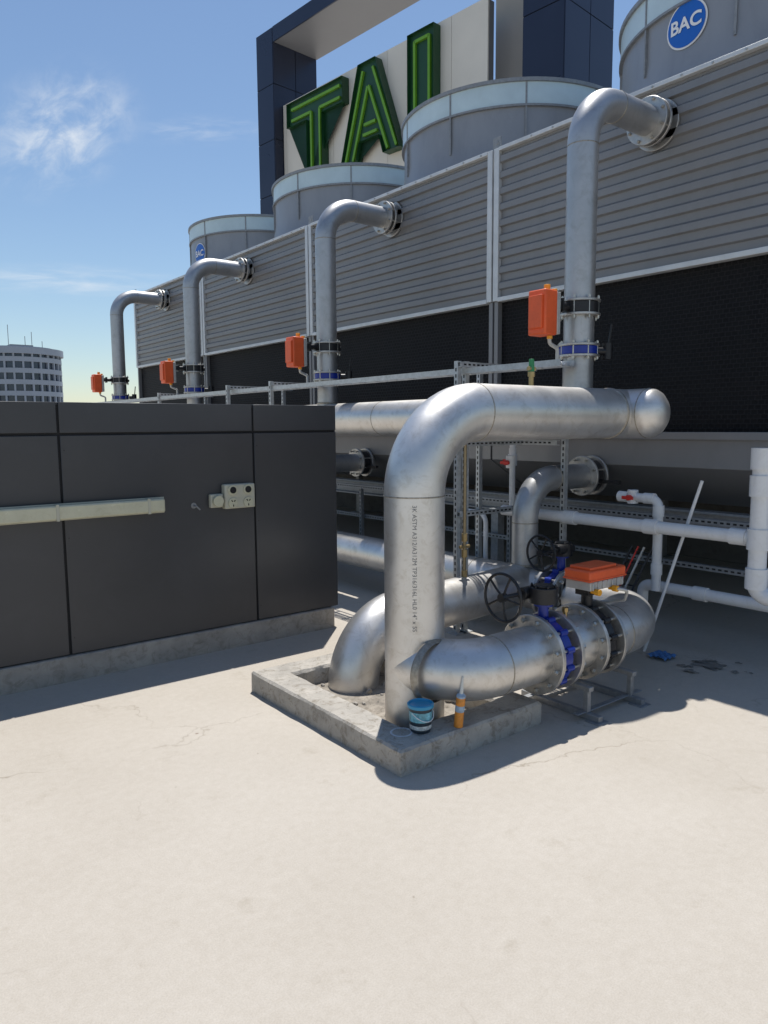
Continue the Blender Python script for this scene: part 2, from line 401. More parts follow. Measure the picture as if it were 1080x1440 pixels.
manual_valve((RX,VY,LZ),(0,1,0),(-1,0,0),(0,-.6,0),0.78,0.135,.30)

# motorised valve on bypass
c=V((VX2,BY,LZ)); e=empty('motorised_butterfly_valve',c)
bm=B(); ring(bm,c,(1,0,0),0.205,R-.004,.066); 
for k in range(12):
    a,u,w=frame((1,0,0)); t=2*math.pi*(k+.5)/12; p=c+(u*math.cos(t)+w*math.sin(t))*.206
    cyl(bm,p-V((.03,0,0)),p+V((.03,0,0)),.020,14)
cyl(bm,c+V((0,0,.19)),c+V((0,0,.29)),.036,20); box(bm,c+V((-.055,-.05,.29)),c+V((.055,.05,.303)))
box(bm,c+V((-.055,-.05,.303)),c+V((-.04,.05,.345))); box(bm,c+V((.04,-.05,.303)),c+V((.055,.05,.345)))
cyl(bm,c+V((0,0,.29)),c+V((0,0,.36)),.022,16)
part('valve_body',e,blackm,bm,.003)
ac=V((c.x+.065,c.y-.01,.81)); lx,ly,lz=.37,.20,.13
bm=B(); cbox(bm,ac+V((0,0,.018)),(lx,ly,lz*.5)); part('orange_cover',e,orangem,bm,.012)
bm=B(); cbox(bm,ac+V((-lx*.06,0,.018+lz*.31)),(lx*.72,ly*.78,lz*.16)); cbox(bm,ac+V((0,0,-.010)),(lx*1.03,ly*1.04,.012)); part('orange_lid',e,orangem,bm,.005)
bm=B(); cbox(bm,ac-V((0,0,lz*.36)),(lx*.93,ly*.93,lz*.42)); 
for k in range(7):
    cbox(bm,ac+V((-lx*.4+lx*.133*k,-ly*.475,-lz*.36)),(.010,.012,lz*.40))
part('aluminium_base',e,castal,bm,.005)
bm=B()
for dx in (-.13,.05):
    cyl(bm,(ac.x+dx,ac.y-.10,.73),(ac.x+dx,ac.y-.135,.73),.020,20); cyl(bm,(ac.x+dx,ac.y-.07,.73),(ac.x+dx,ac.y-.11,.73),.014,16)
part('yellow_cable_glands',e,yellowm,bm,.002)
bm=B(); sweep(bm,[(ac.x+.05,ac.y-.13,.73),(ac.x+.10,ac.y-.17,.72),(ac.x+.15,ac.y-.12,.64),(ac.x+.14,ac.y+.05,.60),(ac.x+.2,ac.y+.5,.35)],.010,.03,12,6); part('cable',e,castal,bm)
bm=B(); cyl(bm,(3.61,BY,LZ+R-.01),(3.61,BY,LZ+R+.04),.014,16); cyl(bm,(3.61,BY,LZ+R+.04),(3.61,BY,LZ+R+.065),.021,6); part('pressure_plug',e,brass,bm)

# ------------------------------------------------------------ riser pipes with valves
RZ=4.125
for (ry) in (3.56,6.95,10.5,13.75):
    r=.1125; hx=4.645; e=empty('riser_pipe',(hx,ry,0))
    bm=B(); sweep(bm,[(hx,ry,HZ+.1),(hx,ry,RZ),(5.56,ry,RZ)],r,0.36,36,14); part('pipe',e,steelB,bm)
    bm=B(); bead(bm,(hx,ry,RZ-.36),(0,0,1),r); bead(bm,(hx+.37,ry,RZ),(1,0,0),r); bead(bm,(hx,ry,HZ+.18),(0,0,1),r+.003,.012,.006); part('welds',e,weld,bm)
    bm=B()
    for x in (5.44,5.50,5.58): ring(bm,(x,ry,RZ),(1,0,0),0.18 if x<5.55 else .195,r-.005,.024)
    for z in (2.56,2.66,2.26,2.34): ring(bm,(hx,ry,z),(0,0,1),.155,r-.005,.018)
    part('flanges',e,flangem,bm)
    bm=B(); bolts(bm,(5.47,ry,RZ),(1,0,0),.155,8,.14,.014); bolts(bm,(hx,ry,2.61),(0,0,1),.14,8,.17,.011); bolts(bm,(hx,ry,2.30),(0,0,1),.14,8,.14,.011); part('flange_bolts',e,boltm,bm)
    bm=B(); ring(bm,(5.47,ry,RZ),(1,0,0),.15,r-.01,.035); part('gasket',e,blackp,bm)
    e=empty('motorised_riser_valve',(hx,ry,2.61)); zv=2.61
    bm=B(); ring(bm,(hx,ry,zv),(0,0,1),.145,r-.01,.08)
    cyl(bm,(hx-.13,ry,zv),(hx-.24,ry,zv),.03,16); box(bm,(hx-.25,ry-.05,zv-.05),(hx-.235,ry+.05,zv+.05)); cyl(bm,(hx+.13,ry,zv),(hx+.17,ry,zv),.026)
    box(bm,(hx-.30,ry-.045,zv-.03),(hx-.25,ry+.045,zv+.03))
    part('valve_body',e,blackm,bm,.003)
    bm=B(); ring(bm,(hx,ry,2.30),(0,0,1),.143,r-.01,.06); part('blue_coupling',e,bluem,bm)
    bm=B(); cyl(bm,(hx+.14,ry-.06,2.30),(hx+.22,ry-.10,2.30),.03,16); cyl(bm,(hx+.22,ry-.10,2.24),(hx+.22,ry-.10,2.36),.04,20)
    sweep(bm,[(hx+.22,ry-.10,2.30),(hx+.24,ry-.12,2.50)],.008,0,8); part('manual_lever',e,blackm,bm)
    ax_=hx-.40; bm=B()
    box(bm,(ax_-.075,ry-.075,2.385),(ax_+.06,ry+.085,2.70)); part('orange_cover',e,orangem,bm,.012)
    bm=B(); box(bm,(ax_-.095,ry-.055,2.43),(ax_-.074,ry+.065,2.66)); part('orange_lid',e,orangem,bm,.005)
    bm=B(); box(bm,(ax_+.061,ry-.07,2.395),(ax_+.10,ry+.08,2.69)); part('aluminium_base',e,castal,bm,.006)
    bm=B(); cyl(bm,(ax_+.03,ry,2.70),(ax_+.03,ry,2.745),.023,16); cyl(bm,(ax_+.075,ry-.03,2.69),(ax_+.075,ry-.03,2.715),.02,12); cyl(bm,(ax_+.03,ry-.03,2.385),(ax_+.03,ry-.03,2.36),.02,12); part('yellow_knob',e,yellowm,bm,.003)
    bm=B(); sweep(bm,[(ax_+.03,ry-.03,2.37),(ax_+.03,ry-.03,2.33),(ax_+.12,ry-.03,2.30),(ax_+.12,ry-.03,2.2)],.014,.025,12,6); part('conduit',e,castal,bm)

# ------------------------------------------------------------ cooling towers
FX=5.60; Z0,Z1,Z2=1.655,3.0,4.415; BX=9.1
edges=[1.93,5.33,8.73,12.13,15.40]
for k in range(4):
    y0,y1=edges[k]+.012,edges[k+1]-.012; yc=(y0+y1)/2
    e=empty('cooling_tower',(7.4,yc,0))
    bm=B(); prof=[]; n=9; pit=(Z2-Z1-.06)/n
    prof.append((FX,Z1+.02))
    for i in range(n):
        zc=Z1+.06+pit*(i+.5)
        prof+= [(FX,zc-.050),(FX-.032,zc-.040),(FX-.032,zc+.016),(FX,zc+.040)]
    prof.append((FX,Z2-.01))
    va=[bm.verts.new((x,y0+.06,z)) for x,z in prof]; vb=[bm.verts.new((x,y1-.06,z)) for x,z in prof]
    for i in range(len(prof)-1): bm.faces.new((va[i],vb[i],vb[i+1],va[i+1]))
    part('ribbed_casing',e,tower,bm,ang=20)
    bm=B(); box(bm,(FX+.02,y0+.01,Z1-.02),(BX,y1-.01,Z2-.01)); part('casing_core',e,tower,bm)
    bm=B()
    for (ya,yb) in ((y0,y0+.065),(y1-.065,y1)):
        box(bm,(FX-.045,ya,Z1-.02),(FX+.01,yb,Z2+.02))
    box(bm,(FX-.05,y0+.066,Z2-.012),(FX+.05,y1-.066,Z2+.022))
    box(bm,(FX-.05,y0+.066,Z1-.03),(FX+.03,y1-.066,Z1+.012))
    part('edge_trim',e,towerl,bm,.003)
    bm=B()
    for (ya,yb) in ((y0,y0+.05),(y1-.05,y1)): box(bm,(FX-.02,ya,Z0-.02),(FX+.05,yb,Z1-.022))
    part('corner_posts',e,tower,bm,.003)
    bm=B()
    for i in range(int(3.2/.25)):
        yy=y0+.15+i*.25; cyl(bm,(FX-.058,yy,Z2+.004),(FX-.046,yy,Z2+.004),.009,6)
    part('trim_bolts',e,boltm,bm)
    bm=B()
    box(bm,(FX+.0,y1-.05,Z2+.02),(FX+.01,y1+.06,Z2+.14)); cyl(bm,(FX-.004,y1,Z2+.09),(FX+.014,y1,Z2+.09),.02,12)
    part('lifting_lug',e,galvd,bm,.003)
    bm=B(); box(bm,(FX+.04,y0+.05,Z0),(BX-.04,y1-.05,Z1-.03)); part('fill_louvre',e,louvre,bm,smooth=False)
    bm=B()
    P=[(FX-.03,Z0-.002),(FX-.03,1.40),(FX+.55,1.06),(BX-.5,1.06),(BX+.03,1.40),(BX+.03,Z0-.002)]
    a=[bm.verts.new((x,y0,z)) for x,z in P]; b=[bm.verts.new((x,y1,z)) for x,z in P]
    for i in range(6): j=(i+1)%6; bm.faces.new((a[i],a[j],b[j],b[i]))
    bm.faces.new(a); bm.faces.new(b[::-1])
    part('basin',e,tower,bm,.004)
    bm=B(); box(bm,(FX-.06,y0,Z0-.03),(FX-.031,y1,Z0+.03)); part('basin_lip',e,tower,bm,.003)
    CX=7.68; RC=1.42
    bm=B(); lathe(bm,(CX,yc,0),(0,0,1),[(1.66,Z2-.02),(1.60,Z2+.06),(1.50,Z2+.22),(1.44,Z2+.42),(RC,Z2+.6),(RC,5.36)],96); 
    lathe(bm,(CX,yc,0),(0,0,1),[(RC-.06,5.63),(RC-.06,4.7),(0,4.7)],64)
    part('fan_cowl',e,cowl,bm,ang=50)
    bm=B(); lathe(bm,(CX,yc,0),(0,0,1),[(RC-.01,5.35),(RC+.015,5.355),(RC+.02,5.36),(RC+.02,5.60)],96); part('cowl_band',e,cowlb,bm)
    bm=B(); lathe(bm,(CX,yc,0),(0,0,1),[(RC+.02,5.59),(RC+.045,5.592),(RC+.045,5.63),(RC-.07,5.63),(RC-.07,5.59)],96)
    lathe(bm,(CX,yc,0),(0,0,1),[(RC+.0,5.33),(RC+.035,5.33),(RC+.035,5.352),(RC,5.352)],96)
    for q in range(10):
        a_=2*math.pi*(q+.35)/10; M=Matrix.Translation((CX,yc,0))@Matrix.Rotation(a_,4,'Z')
        box(bm,(RC-.01,-.010,Z2+.5),(RC+.026,.010,5.59),M)
    part('cowl_joints',e,galvd,bm)
    bm=B()
    for q in range(6):
        M=Matrix.Translation((CX,yc,5.1))@Matrix.Rotation(2*math.pi*q/6,4,'Z')@Matrix.Rotation(.35,4,'X')
        box(bm,(.15,-.16,-.01),(RC-.1,.16,.01),M)
    cyl(bm,(CX,yc,4.7),(CX,yc,5.2),.2,24)
    part('fan',e,galvd,bm)
    if k in (0,3):
        a0=math.radians(175.5 if k==0 else 184); lz_=5.16 if k==0 else 5.04
        def disc(rr,off,nm,m_):
            bm=B()
            cc=bm.verts.new((CX+(RC+off)*math.cos(a0),yc+(RC+off)*math.sin(a0),lz_))
            rings=[]
            for rad in (rr*.5,rr):
                rings.append([])
                for q in range(48):
                    t=2*math.pi*q/48; u=rad*math.cos(t)/RC; z=lz_+rad*math.sin(t)
                    rings[-1].append(bm.verts.new((CX+(RC+off)*math.cos(a0+u),yc+(RC+off)*math.sin(a0+u),z)))
            for q in range(48):
                j=(q+1)%48; bm.faces.new((cc,rings[0][q],rings[0][j])); bm.faces.new((rings[0][q],rings[1][q],rings[1][j],rings[0][j]))
            part(nm,e,m_,bm)
        disc(.195,.012,'label_rim',white); disc(.180,.016,'label_disc',labelblue)
        text_mesh('BAC',.155,lambda c:V((CX+(RC+.022)*math.cos(a0+c.x/RC),yc+(RC+.022)*math.sin(a0+c.x/RC),lz_+c.y)),white,'label_text',e,0,.004)
# support steel
e=empty('tower_support_frame',(7.4,8.6,0)); bm=B()
for x in (5.75,8.9):
    box(bm,(x-.07,1.7,1.025),(x+.07,15.5,1.045)); box(bm,(x-.005,1.7,.885),(x+.005,15.5,1.025)); box(bm,(x-.07,1.7,.865),(x+.07,15.5,.885))
    for y in (2.05,5.4,8.8,12.2,15.4):
        box(bm,(x-.05,y-.05,0.0),(x+.05,y+.05,.865)); box(bm,(x-.12,y-.12,0),(x+.12,y+.12,.015))
part('beams_and_posts',e,galvd,bm,.003)
dk=mat('sun_block_dark',(0.12,0.115,0.11),.9,0,.2,2,.3,30,grime=.5)  # dark surface for the added sun-blocking wall
e=empty('sun_block_wall',(9.3,8,0)); bm=B(); box(bm,(9.15,-20,0),(9.35,30,1.42)); box(bm,(9.14,-20,1.42),(9.40,30,1.50)); part('wall',e,dk,bm,.01)  # added wall: stops sun entering under the towers, hides lit ground beyond

# ------------------------------------------------------------ cladded wall
WY=5.29; e=empty('cladding_wall',(1.5,WY,0))
bm=B(); box(bm,(-6.0,WY+.012,.18),(3.60,WY+.26,1.90)); part('backing',e,seam,bm)
bm=B(); xs=[-5.94,-4.48,-3.02,-1.56,-.10,1.36,2.82,3.62]
for a,b in zip(xs[:-1],xs[1:]):
    ga=.016
    a2=a+ga/2; b2=b-ga/2
    box(bm,(a2,WY,.185),(b2,WY+.02,1.70)); box(bm,(a2,WY,1.718),(b2,WY+.02,1.925))
box(bm,(-6,WY+.0205,1.901),(3.617,WY+.28,1.925))
box(bm,(3.601,WY+.021,.185),(3.62,WY+.28,1.900))
part('panels',e,panel,bm,.003)
bm=B(); box(bm,(-6,WY-.025,-.01),(3.56,WY+.25,.178)); part('plinth',e,concd,bm,.012)
bm=B()
for a in xs[1:-1]:
    for z in (.3,1.0,1.6): cyl(bm,(a+.03,WY-.001,z),(a+.03,WY+.004,z),.004,8)
part('rivets',e,seam,bm)
e=empty('fluorescent_light_fixture',(1.3,WY,1.19)); bm=B()
box(bm,(.62,WY-.055,1.145),(2.03,WY-.0005,1.235)); part('base',e,creamb,bm,.008)
bm=B(); box(bm,(.63,WY-.110,1.140),(2.04,WY-.062,1.240)); part('diffuser',e,cream,bm,.014)
bm=B(); box(bm,(.622,WY-.0615,1.132),(2.048,WY-.0552,1.248))
for x in (.75,1.30,1.92): box(bm,(x-.010,WY-.114,1.134),(x+.010,WY-.050,1.246))
part('clips',e,creamb,bm,.002)
e=empty('power_outlet',(2.65,WY,1.21)); bm=B()
box(bm,(2.53,WY-.065,1.12),(2.79,WY-.0005,1.31)); box(bm,(2.42,WY-.05,1.135),(2.525,WY-.0005,1.24)); part('enclosure',e,creamb,bm,.01)
bm=B()
for x in (2.595,2.725):
    for z in (1.165,1.265): cyl(bm,(x,WY-.066,z),(x,WY-.075,z),.040,28)
cyl(bm,(2.47,WY-.05,1.188),(2.47,WY-.085,1.188),.042,28)
part('sockets',e,cream,bm,.002)
bm=B()
for x in (2.595,2.725):
    cyl(bm,(x,WY-.076,1.265),(x,WY-.080,1.265),.026,24)
for x in (2.595,2.725):
    for t in (-.6,.6,math.pi): 
        M=Matrix.Translation((x+.02*math.sin(t),WY-.077,1.165+.02*math.cos(t)))@Matrix.Rotation(t,4,'Y'); box(bm,(-.003,-.002,-.008),(.003,.002,.008),M)
part('switches',e,seam,bm)
e=empty('wall_hook',(2.30,WY,1.16)); bm=B(); sweep(bm,[(2.30,WY,1.16),(2.30,WY-.05,1.16),(2.33,WY-.05,1.13)],.006,.01,8,4); cyl(bm,(2.30,WY-.006,1.16),(2.30,WY-.0005,1.16),.022,16); part('hook',e,galvd,bm)

# ------------------------------------------------------------ bucket, sealant
bx,by=2.475,2.865; e=empty('bucket',(bx,by,ct)); bm=B()
lathe(bm,(bx,by,ct+.003),(0,0,1),[(0,0),(.052,0),(.055,.004),(.062,.125),(.066,.126),(.066,.135)],40); part('tub',e,mat('bucket_tub',(0.025,0.04,0.055),.4,0,.1,10),bm)
bm=B(); lathe(bm,(bx,by,ct+.003),(0,0,1),[(.0600,.060),(.0628,.112),(.0628,.1125),(.0600,.113)],40); part('label',e,mat('bucket_label',(0.16,0.42,0.50),.4,0,.55,38),bm)
bm=B(); lathe(bm,(bx,by,ct+.003),(0,0,1),[(.0575,.018),(.0592,.040),(.0590,.0405)],40); part('label_lower',e,mat('bucket_label_white',(0.45,0.5,0.5),.4,0,.5,60),bm)
bm=B(); lathe(bm,(bx,by,ct+.003),(0,0,1),[(.066,.132),(.071,.133),(.071,.148),(.064,.152),(.060,.142),(0,.143)],40); part('lid',e,mat('bucket_lid',(0.03,0.30,0.50),.35,0,.05,10),bm)
bm=B(); pts=[V((bx+.069*math.cos(t),by+.069*math.sin(t)-.0,ct+.115-.045*math.sin((t-3.3)/(6.1-3.3)*math.pi))) for t in [3.3+i*(6.1-3.3)/14 for i in range(15)]]
sweep(bm,pts,.0022,0,8); part('handle',e,white,bm)
tx,ty=2.665,2.775; e=empty('sealant_cartridge',(tx,ty,ct)); 
lean=V((0.0,-.12,1)).normalized()
bm=B(); lathe(bm,(tx,ty,ct+.003),lean,[(0,0),(.025,0),(.025,.175),(.0,.176)],28); part('barrel',e,mat('cartridge_orange',(0.72,0.27,0.04),.4,0,.25,40),bm,.001)
bm=B(); lathe(bm,(tx,ty,ct+.003),lean,[(.0252,.09),(.0256,.09),(.0256,.125),(.0252,.125)],28); lathe(bm,(tx,ty,ct+.003),lean,[(.0,.176),(.0255,.170),(.0255,.180),(.012,.192),(0,.192)],28); part('label_band',e,mat('cartridge_white',(0.35,0.45,0.55),.4,0,.3,30),bm)
bm=B(); lathe(bm,(tx,ty,ct+.003),lean,[(.011,.19),(.010,.205),(.004,.285),(0,.285)],16); part('nozzle',e,mat('nozzle_plastic',(0.65,0.66,0.62),.4,0,.05,10),bm)

# ------------------------------------------------------------ PVC pipework
def pvcpipe(name,pts,r,Rb,couple=()):
    e=empty(name,V(pts[0])); bm=B(); sweep(bm,pts,r,Rb,24,8)
    for (p,ax) in couple: cyl(bm,V(p)-V(ax)*r*1.2,V(p)+V(ax)*r*1.2,r*1.22,24)
    part('pipe',e,pvc,bm); return e
pvcpipe('pvc_drain_pipe',[(4.97,4.6,.985),(4.97,2.36,.985)],.047,0,[((4.97,2.44,.985),(0,1,0)),((4.97,3.1,.985),(0,1,0)),((4.97,3.85,.985),(0,1,0))])
pvcpipe('pvc_standpipe',[(4.95,2.30,1.55),(4.95,2.30,.60),(5.05,1.9,.60)],.058,.09,[((4.95,2.30,1.52),(0,0,1)),((4.95,2.3,1.34),(0,0,1)),((4.95,2.3,.985),(0,0,1)),((4.95,2.3,.72),(0,0,1))])
pvcpipe('pvc_overflow_pipe',[(5.2,3.55,1.17),(5.2,3.19,1.17),(5.2,3.19,.45)],.036,.07,[((5.2,3.27,1.17),(0,1,0)),((5.2,3.19,1.08),(0,0,1)),((5.2,3.19,.62),(0,0,1)),((5.2,3.5,1.17),(0,1,0))])
pvcpipe('pvc_floor_pipe',[(5.35,3.4,.0),(5.35,3.4,.45),(5.35,1.6,.45)],.045,.07,[((5.35,2.9,.45),(0,1,0)),((5.35,2.3,.45),(0,1,0))])
pvcpipe('pvc_fill_pipe',[(5.25,4.75,1.65),(5.25,4.75,.9)],.028,0,[((5.25,4.75,1.5),(0,0,1))])
pvcpipe('pvc_vent_loop',[(4.9,4.75,.0),(4.9,4.75,.95),(4.9,5.05,.95)],.022,.10)
for p in ((5.2,3.42,1.17),(5.25,4.75,1.42),(4.95,4.5,1.42)):
    e=empty('ball_valve',p); p=V(p)
    bm=B(); cyl(bm,p-V((0,0,.05)),p+V((0,0,.06)),.043,20); part('body',e,pvc,bm,.003)
    bm=B(); cyl(bm,p+V((-.03,0,0)),p+V((-.075,0,0)),.022,16); cbox(bm,p+V((-.075,0,0)),(.016,.10,.026)); part('handle',e,redm,bm,.003)
e=empty('white_pole',(4.98,3.19,0)); bm=B(); cyl(bm,(5.02,3.16,0),(5.10,2.79,1.34),.012,14); part('pole',e,pvc,bm)
for (x,y,z0,z1) in ((3.88,3.98,LZ+.18,1.70),(5.0,4.3,.3,1.2)):
    e=empty('sensor_tube',(x,y,z0)); bm=B(); cyl(bm,(x,y,z0),(x,y,z1),.013,12); part('tube',e,copper,bm)
    bm=B()
    for dz in (.02,.18,.30): cyl(bm,(x,y,z0+dz),(x,y,z0+dz+.06),.024,6)
    cyl(bm,(x-.05,y,z0+.26),(x+.05,y,z0+.26),.012); part('fittings',e,brass,bm,.002)

# ------------------------------------------------------------ strut frames, trays
def strut(bm,bs,p0,p1,w=.042,face=(-1,0,0)):
    p0=V(p0);p1=V(p1);d=p1-p0;L=d.length; z=d.normalized(); x=V(face); x=(x-z*x.dot(z)).normalized(); y=z.cross(x)
    M=Matrix.Translation(p0)@Matrix((x,y,z)).transposed().to_4x4()
    t=.004
    box(bm,(w/2-t,-w/2,0),(w/2,w/2,L),M); box(bm,(-w/2,-w/2,0),(w/2-t-.0001,-w/2+t,L),M); box(bm,(-w/2,w/2-t,0),(w/2-t-.0001,w/2,L),M)
    k=.05
    while k<L-.04:
        box(bs,(w/2-.001,-.007,k-.014),(w/2+.0008,.007,k+.014),M); 
        box(bs,(-.007,-w/2-.0008,k-.014),(.007,-w/2+.001,k+.014),M); k+=.05
for (yy,posts) in ((4.45,(4.25,4.34)),(4.92,(4.98,)),(3.97,(5.03,)),(7.6,(4.3,5.05)),(8.6,(4.25,5.05)),(11.0,(4.3,5.05))):
    e=empty('strut_support_frame',(posts[0],yy,0)); bm=B(); bs=B()
    for x in posts: strut(bm,bs,(x,yy,0),(x,yy,2.27)); box(bm,(x-.06,yy-.06,0),(x+.06,yy+.06,.008))
    if len(posts)==2:
        xa=posts[0]-.03
        for z in (1.60,2.24,1.02): strut(bm,bs,(xa,yy-.044,z),(5.15,yy-.044,z),face=(0,-1,0))
    elif yy>4.5:
        strut(bm,bs,(4.98,yy-.044,2.24),(4.98,4.0,2.24))
        strut(bm,bs,(4.98,yy-.044,1.60),(4.98,4.0,1.60))
    part('channels',e,galv,bm); part('slots',e,seam,bs)
e=empty('cable_tray',(4.42,8,2.2)); bm=B()
for x in (4.30,4.46): box(bm,(x-.003,3.45,2.17),(x+.003,14.6,2.215))
y=3.5
while y<14.6: box(bm,(4.303,y-.012,2.175),(4.457,y+.012,2.181)); y+=.25
part('tray',e,galv,bm)
bm=B()
for x,r in ((4.33,.012),(4.36,.012),(4.40,.015)): sweep(bm,[(x,3.5,2.195),(x,14.5,2.195)],r,0,10)
part('conduits',e,pvc,bm)
e=empty('lower_strut_rail',(5.4,4,0)); bm=B(); bs=B()
strut(bm,bs,(5.45,2.0,1.0),(5.45,8.5,1.0)); strut(bm,bs,(5.55,2.6,.62),(5.55,8.5,.62))
for y in (5.0,7.5): strut(bm,bs,(5.50,y,0),(5.50,y,1.0))
part('channels',e,galvd,bm); part('slots',e,seam,bs)
e=empty('cable_ladder',(5.0,3.45,0)); bm=B(); c0=V((4.95,3.55,0)); c1=V((5.2,3.32,.78)); sd=V((.0,.09,0))
for s in (-1,1): sweep(bm,[c0+sd*s,c1+sd*s],.010,0,8)
for k in range(9): p=c0.lerp(c1,(k+.5)/9); cyl(bm,p-sd,p+sd,.005,8)
part('rails',e,blackm,bm)
bm=B(); sweep(bm,[c0+sd*.3,c1+sd*.4],.007,0,8); part('cable_red',e,redm,bm)
bm=B(); sweep(bm,[c0-sd*.3,c1-sd*.2],.010,0,8); part('cable_grey',e,castal,bm)

# rag and damp patch
e=empty('blue_cloth',(5.03,3.0,0)); bm=B(); bmesh.ops.create_grid(bm,x_segments=18,y_segments=18,size=.08)
for v in bm.verts:
    v.co.z=.010+.018*abs(math.sin(v.co.x*52+v.co.y*27))+.010*math.sin(v.co.y*80)**2; v.co+=V((4.97,2.98,0))
part('cloth',e,mat('cloth_blue',(0.06,0.16,0.36),.85,0,.2,20),bm)
bm=B()
for q in range(26):
    px_,py_,sr=5.06+random.gauss(0,.09),2.66+random.gauss(0,.11),random.uniform(.008,.045)
    if q==0: px_,py_,sr=5.05,2.68,.09
    vs=[]; ph=random.random()*6
    for i in range(28):
        t=2*math.pi*i/28; rr=sr*(1+.25*math.sin(3*t+ph)+.18*math.sin(5*t+ph)); vs.append(bm.verts.new((px_+rr*.7*math.cos(t),py_+rr*math.sin(t),.003+.0004*q)))
    bm.faces.new(vs)
part('water_puddle',None,mat('wet_ground',(0.30,0.28,0.25),.04,0,.1,10,rvar=.02,spec=.9),bm)

# ------------------------------------------------------------ rooftop sign
an=math.radians(5.5); A=V((-math.sin(an),math.cos(an),0)); W=V((math.cos(an),math.sin(an),0)); O=V((14.43,14,0))
MS=Matrix((( W.x,A.x,0,O.x),(W.y,A.y,0,O.y),(0,0,1,0),(0,0,0,1)))   # local (w,s,z)
e=empty('rooftop_sign',O)
def cladcol(name,w0,w1,s0,s1,z0,z1,gz):
    bm=B(); box(bm,(w0+.03,s0+.03,z0),(w1-.03,s1-.03,z1-.03),MS); part(name+'_joints',e,seam,bm)
    bm=B(); z=z1; L=[]
    while z>z0: L.append(z); z-=gz
    L.append(z0)
    ws=[w0,(w0+w1)/2,w1]
    for za,zb in zip(L[1:],L[:-1]):
        for wa,wb in zip(ws[:-1],ws[1:]):
            box(bm,(wa+.012,s0,za+.012),(wb-.012,s0+.025,zb-.012),MS); box(bm,(wa+.012,s1-.025,za+.012),(wb-.012,s1,zb-.012),MS)
        box(bm,(w0,s0+.026,za+.012),(w0+.025,s1-.026,zb-.012),MS); box(bm,(w1-.025,s0+.026,za+.012),(w1,s1-.026,zb-.012),MS)
    part(name,e,navy,bm)
cladcol('left_column',-.4,1.44,8.75,9.7,0,14.8,1.75)
cladcol('right_column',-.4,1.7,-2.47,-1.3,0,14.8,1.75)
bm=B(); box(bm,(-.4,-1.29,14.33),(-.36,8.74,14.8),MS); part('top_beam_fascia',e,navy,bm)
bm=B(); box(bm,(-.355,-1.29,14.34),(1.44,8.74,14.78),MS); part('top_beam',e,greyc,bm)
bm=B(); s=0.02
while s<8.7:
    e1=min(s+1.22,8.72); box(bm,(-.05,s+.006,7.0),(.0,e1-.006,12.42),MS); s=e1
part('sign_panel',e,signw,bm)
bm=B(); box(bm,(.01,0.03,6.9),(.2,8.7,12.38),MS); part('panel_backing',e,greyc,bm)
bm=B(); box(bm,(1.0,-1.28,0),(1.3,.6,14.3),MS); part('rear_wall',e,mat('beige_wall',(0.42,0.40,0.37),.7,0,.08,.5),bm)
SH=-.50
def letter(nm,poly):
    poly=[(a+SH,b) for a,b in poly]
    bm=B()
    a=[bm.verts.new(MS@V((-.34,p[0],p[1]))) for p in poly]; b=[bm.verts.new(MS@V((-.06,p[0],p[1]))) for p in poly]
    for i in range(len(poly)):
        j=(i+1)%len(poly); bm.faces.new((a[i],a[j],b[j],b[i]))
    a=[bm.verts.new(MS@V((-.22,p[0],p[1]))) for p in poly]; f=bm.faces.new(a); bmesh.ops.triangulate(bm,faces=[f])
    part(nm+'_shell',e,lgd,bm,smooth=False)
zt,zb=12.20,9.55
letter('letter_t',[(8.65,zt),(5.85,zt),(5.85,zt-.74),(6.85,zt-.74),(6.85,zb),(7.62,zb),(7.62,zt-.74),(8.65,zt-.74)])
letter('letter_i',[(3.10,zt+.12),(2.12,zt+.12),(2.12,zb),(3.10,zb)])
letter('letter_a',[(5.14,zt+.05),(4.40,zt+.05),(3.42,zb),(4.10,zb),(4.28,zb+.55),(5.12,zb+.55),(5.30,zb),(5.98,zb)])
tri=[(4.92+SH,zb+1.10),(4.46+SH,zb+1.10),(4.69+SH,zb+1.90)]
bm=B(); a=[bm.verts.new(MS@V((-.215,p[0],p[1]))) for p in tri]; bm.faces.new(a); part('letter_a_counter',e,signw,bm)
def rail(nm,segs,wd=.04):
    bm=B()
    for (a,b) in segs:
        a=V((0,a[0]+SH,a[1]));b=V((0,b[0]+SH,b[1])); d=(b-a); L=d.length; d.normalize(); nrm=V((0,-d.z,d.y))
        P=[a-nrm*wd,b-nrm*wd,b+nrm*wd,a+nrm*wd]
        va=[bm.verts.new(MS@V((-.21,p.y,p.z))) for p in P]; vb=[bm.verts.new(MS@V((-.29,p.y,p.z))) for p in P]
        bm.faces.new(vb)
        for i in range(4): j=(i+1)%4; bm.faces.new((va[i],va[j],vb[j],vb[i]))
    part(nm,e,lgb,bm,smooth=False)
rail('letter_t_tubes',[((8.47,zt-.20),(6.03,zt-.20)),((8.47,zt-.54),(7.45,zt-.54)),((7.02,zt-.54),(6.03,zt-.54)),((7.45,zt-.54),(7.45,zb+.1)),((7.02,zt-.54),(7.02,zb+.1))])
rail('letter_a_tubes',[((4.98,zt-.15),(5.80,zb+.1)),((4.56,zt-.15),(3.60,zb+.1)),((4.78,zt-.62),(5.46,zb+.1)),((4.74,zt-.62),(3.96,zb+.1)),((5.0,zb+.72),(4.40,zb+.72)),((4.95,zb+1.0),(4.46,zb+1.0))])
rail('letter_i_tubes',[((2.88,zt-.08),(2.88,zb+.1)),((2.34,zt-.08),(2.34,zb+.1)),((2.88,zt-.10),(2.34,zt-.10))])

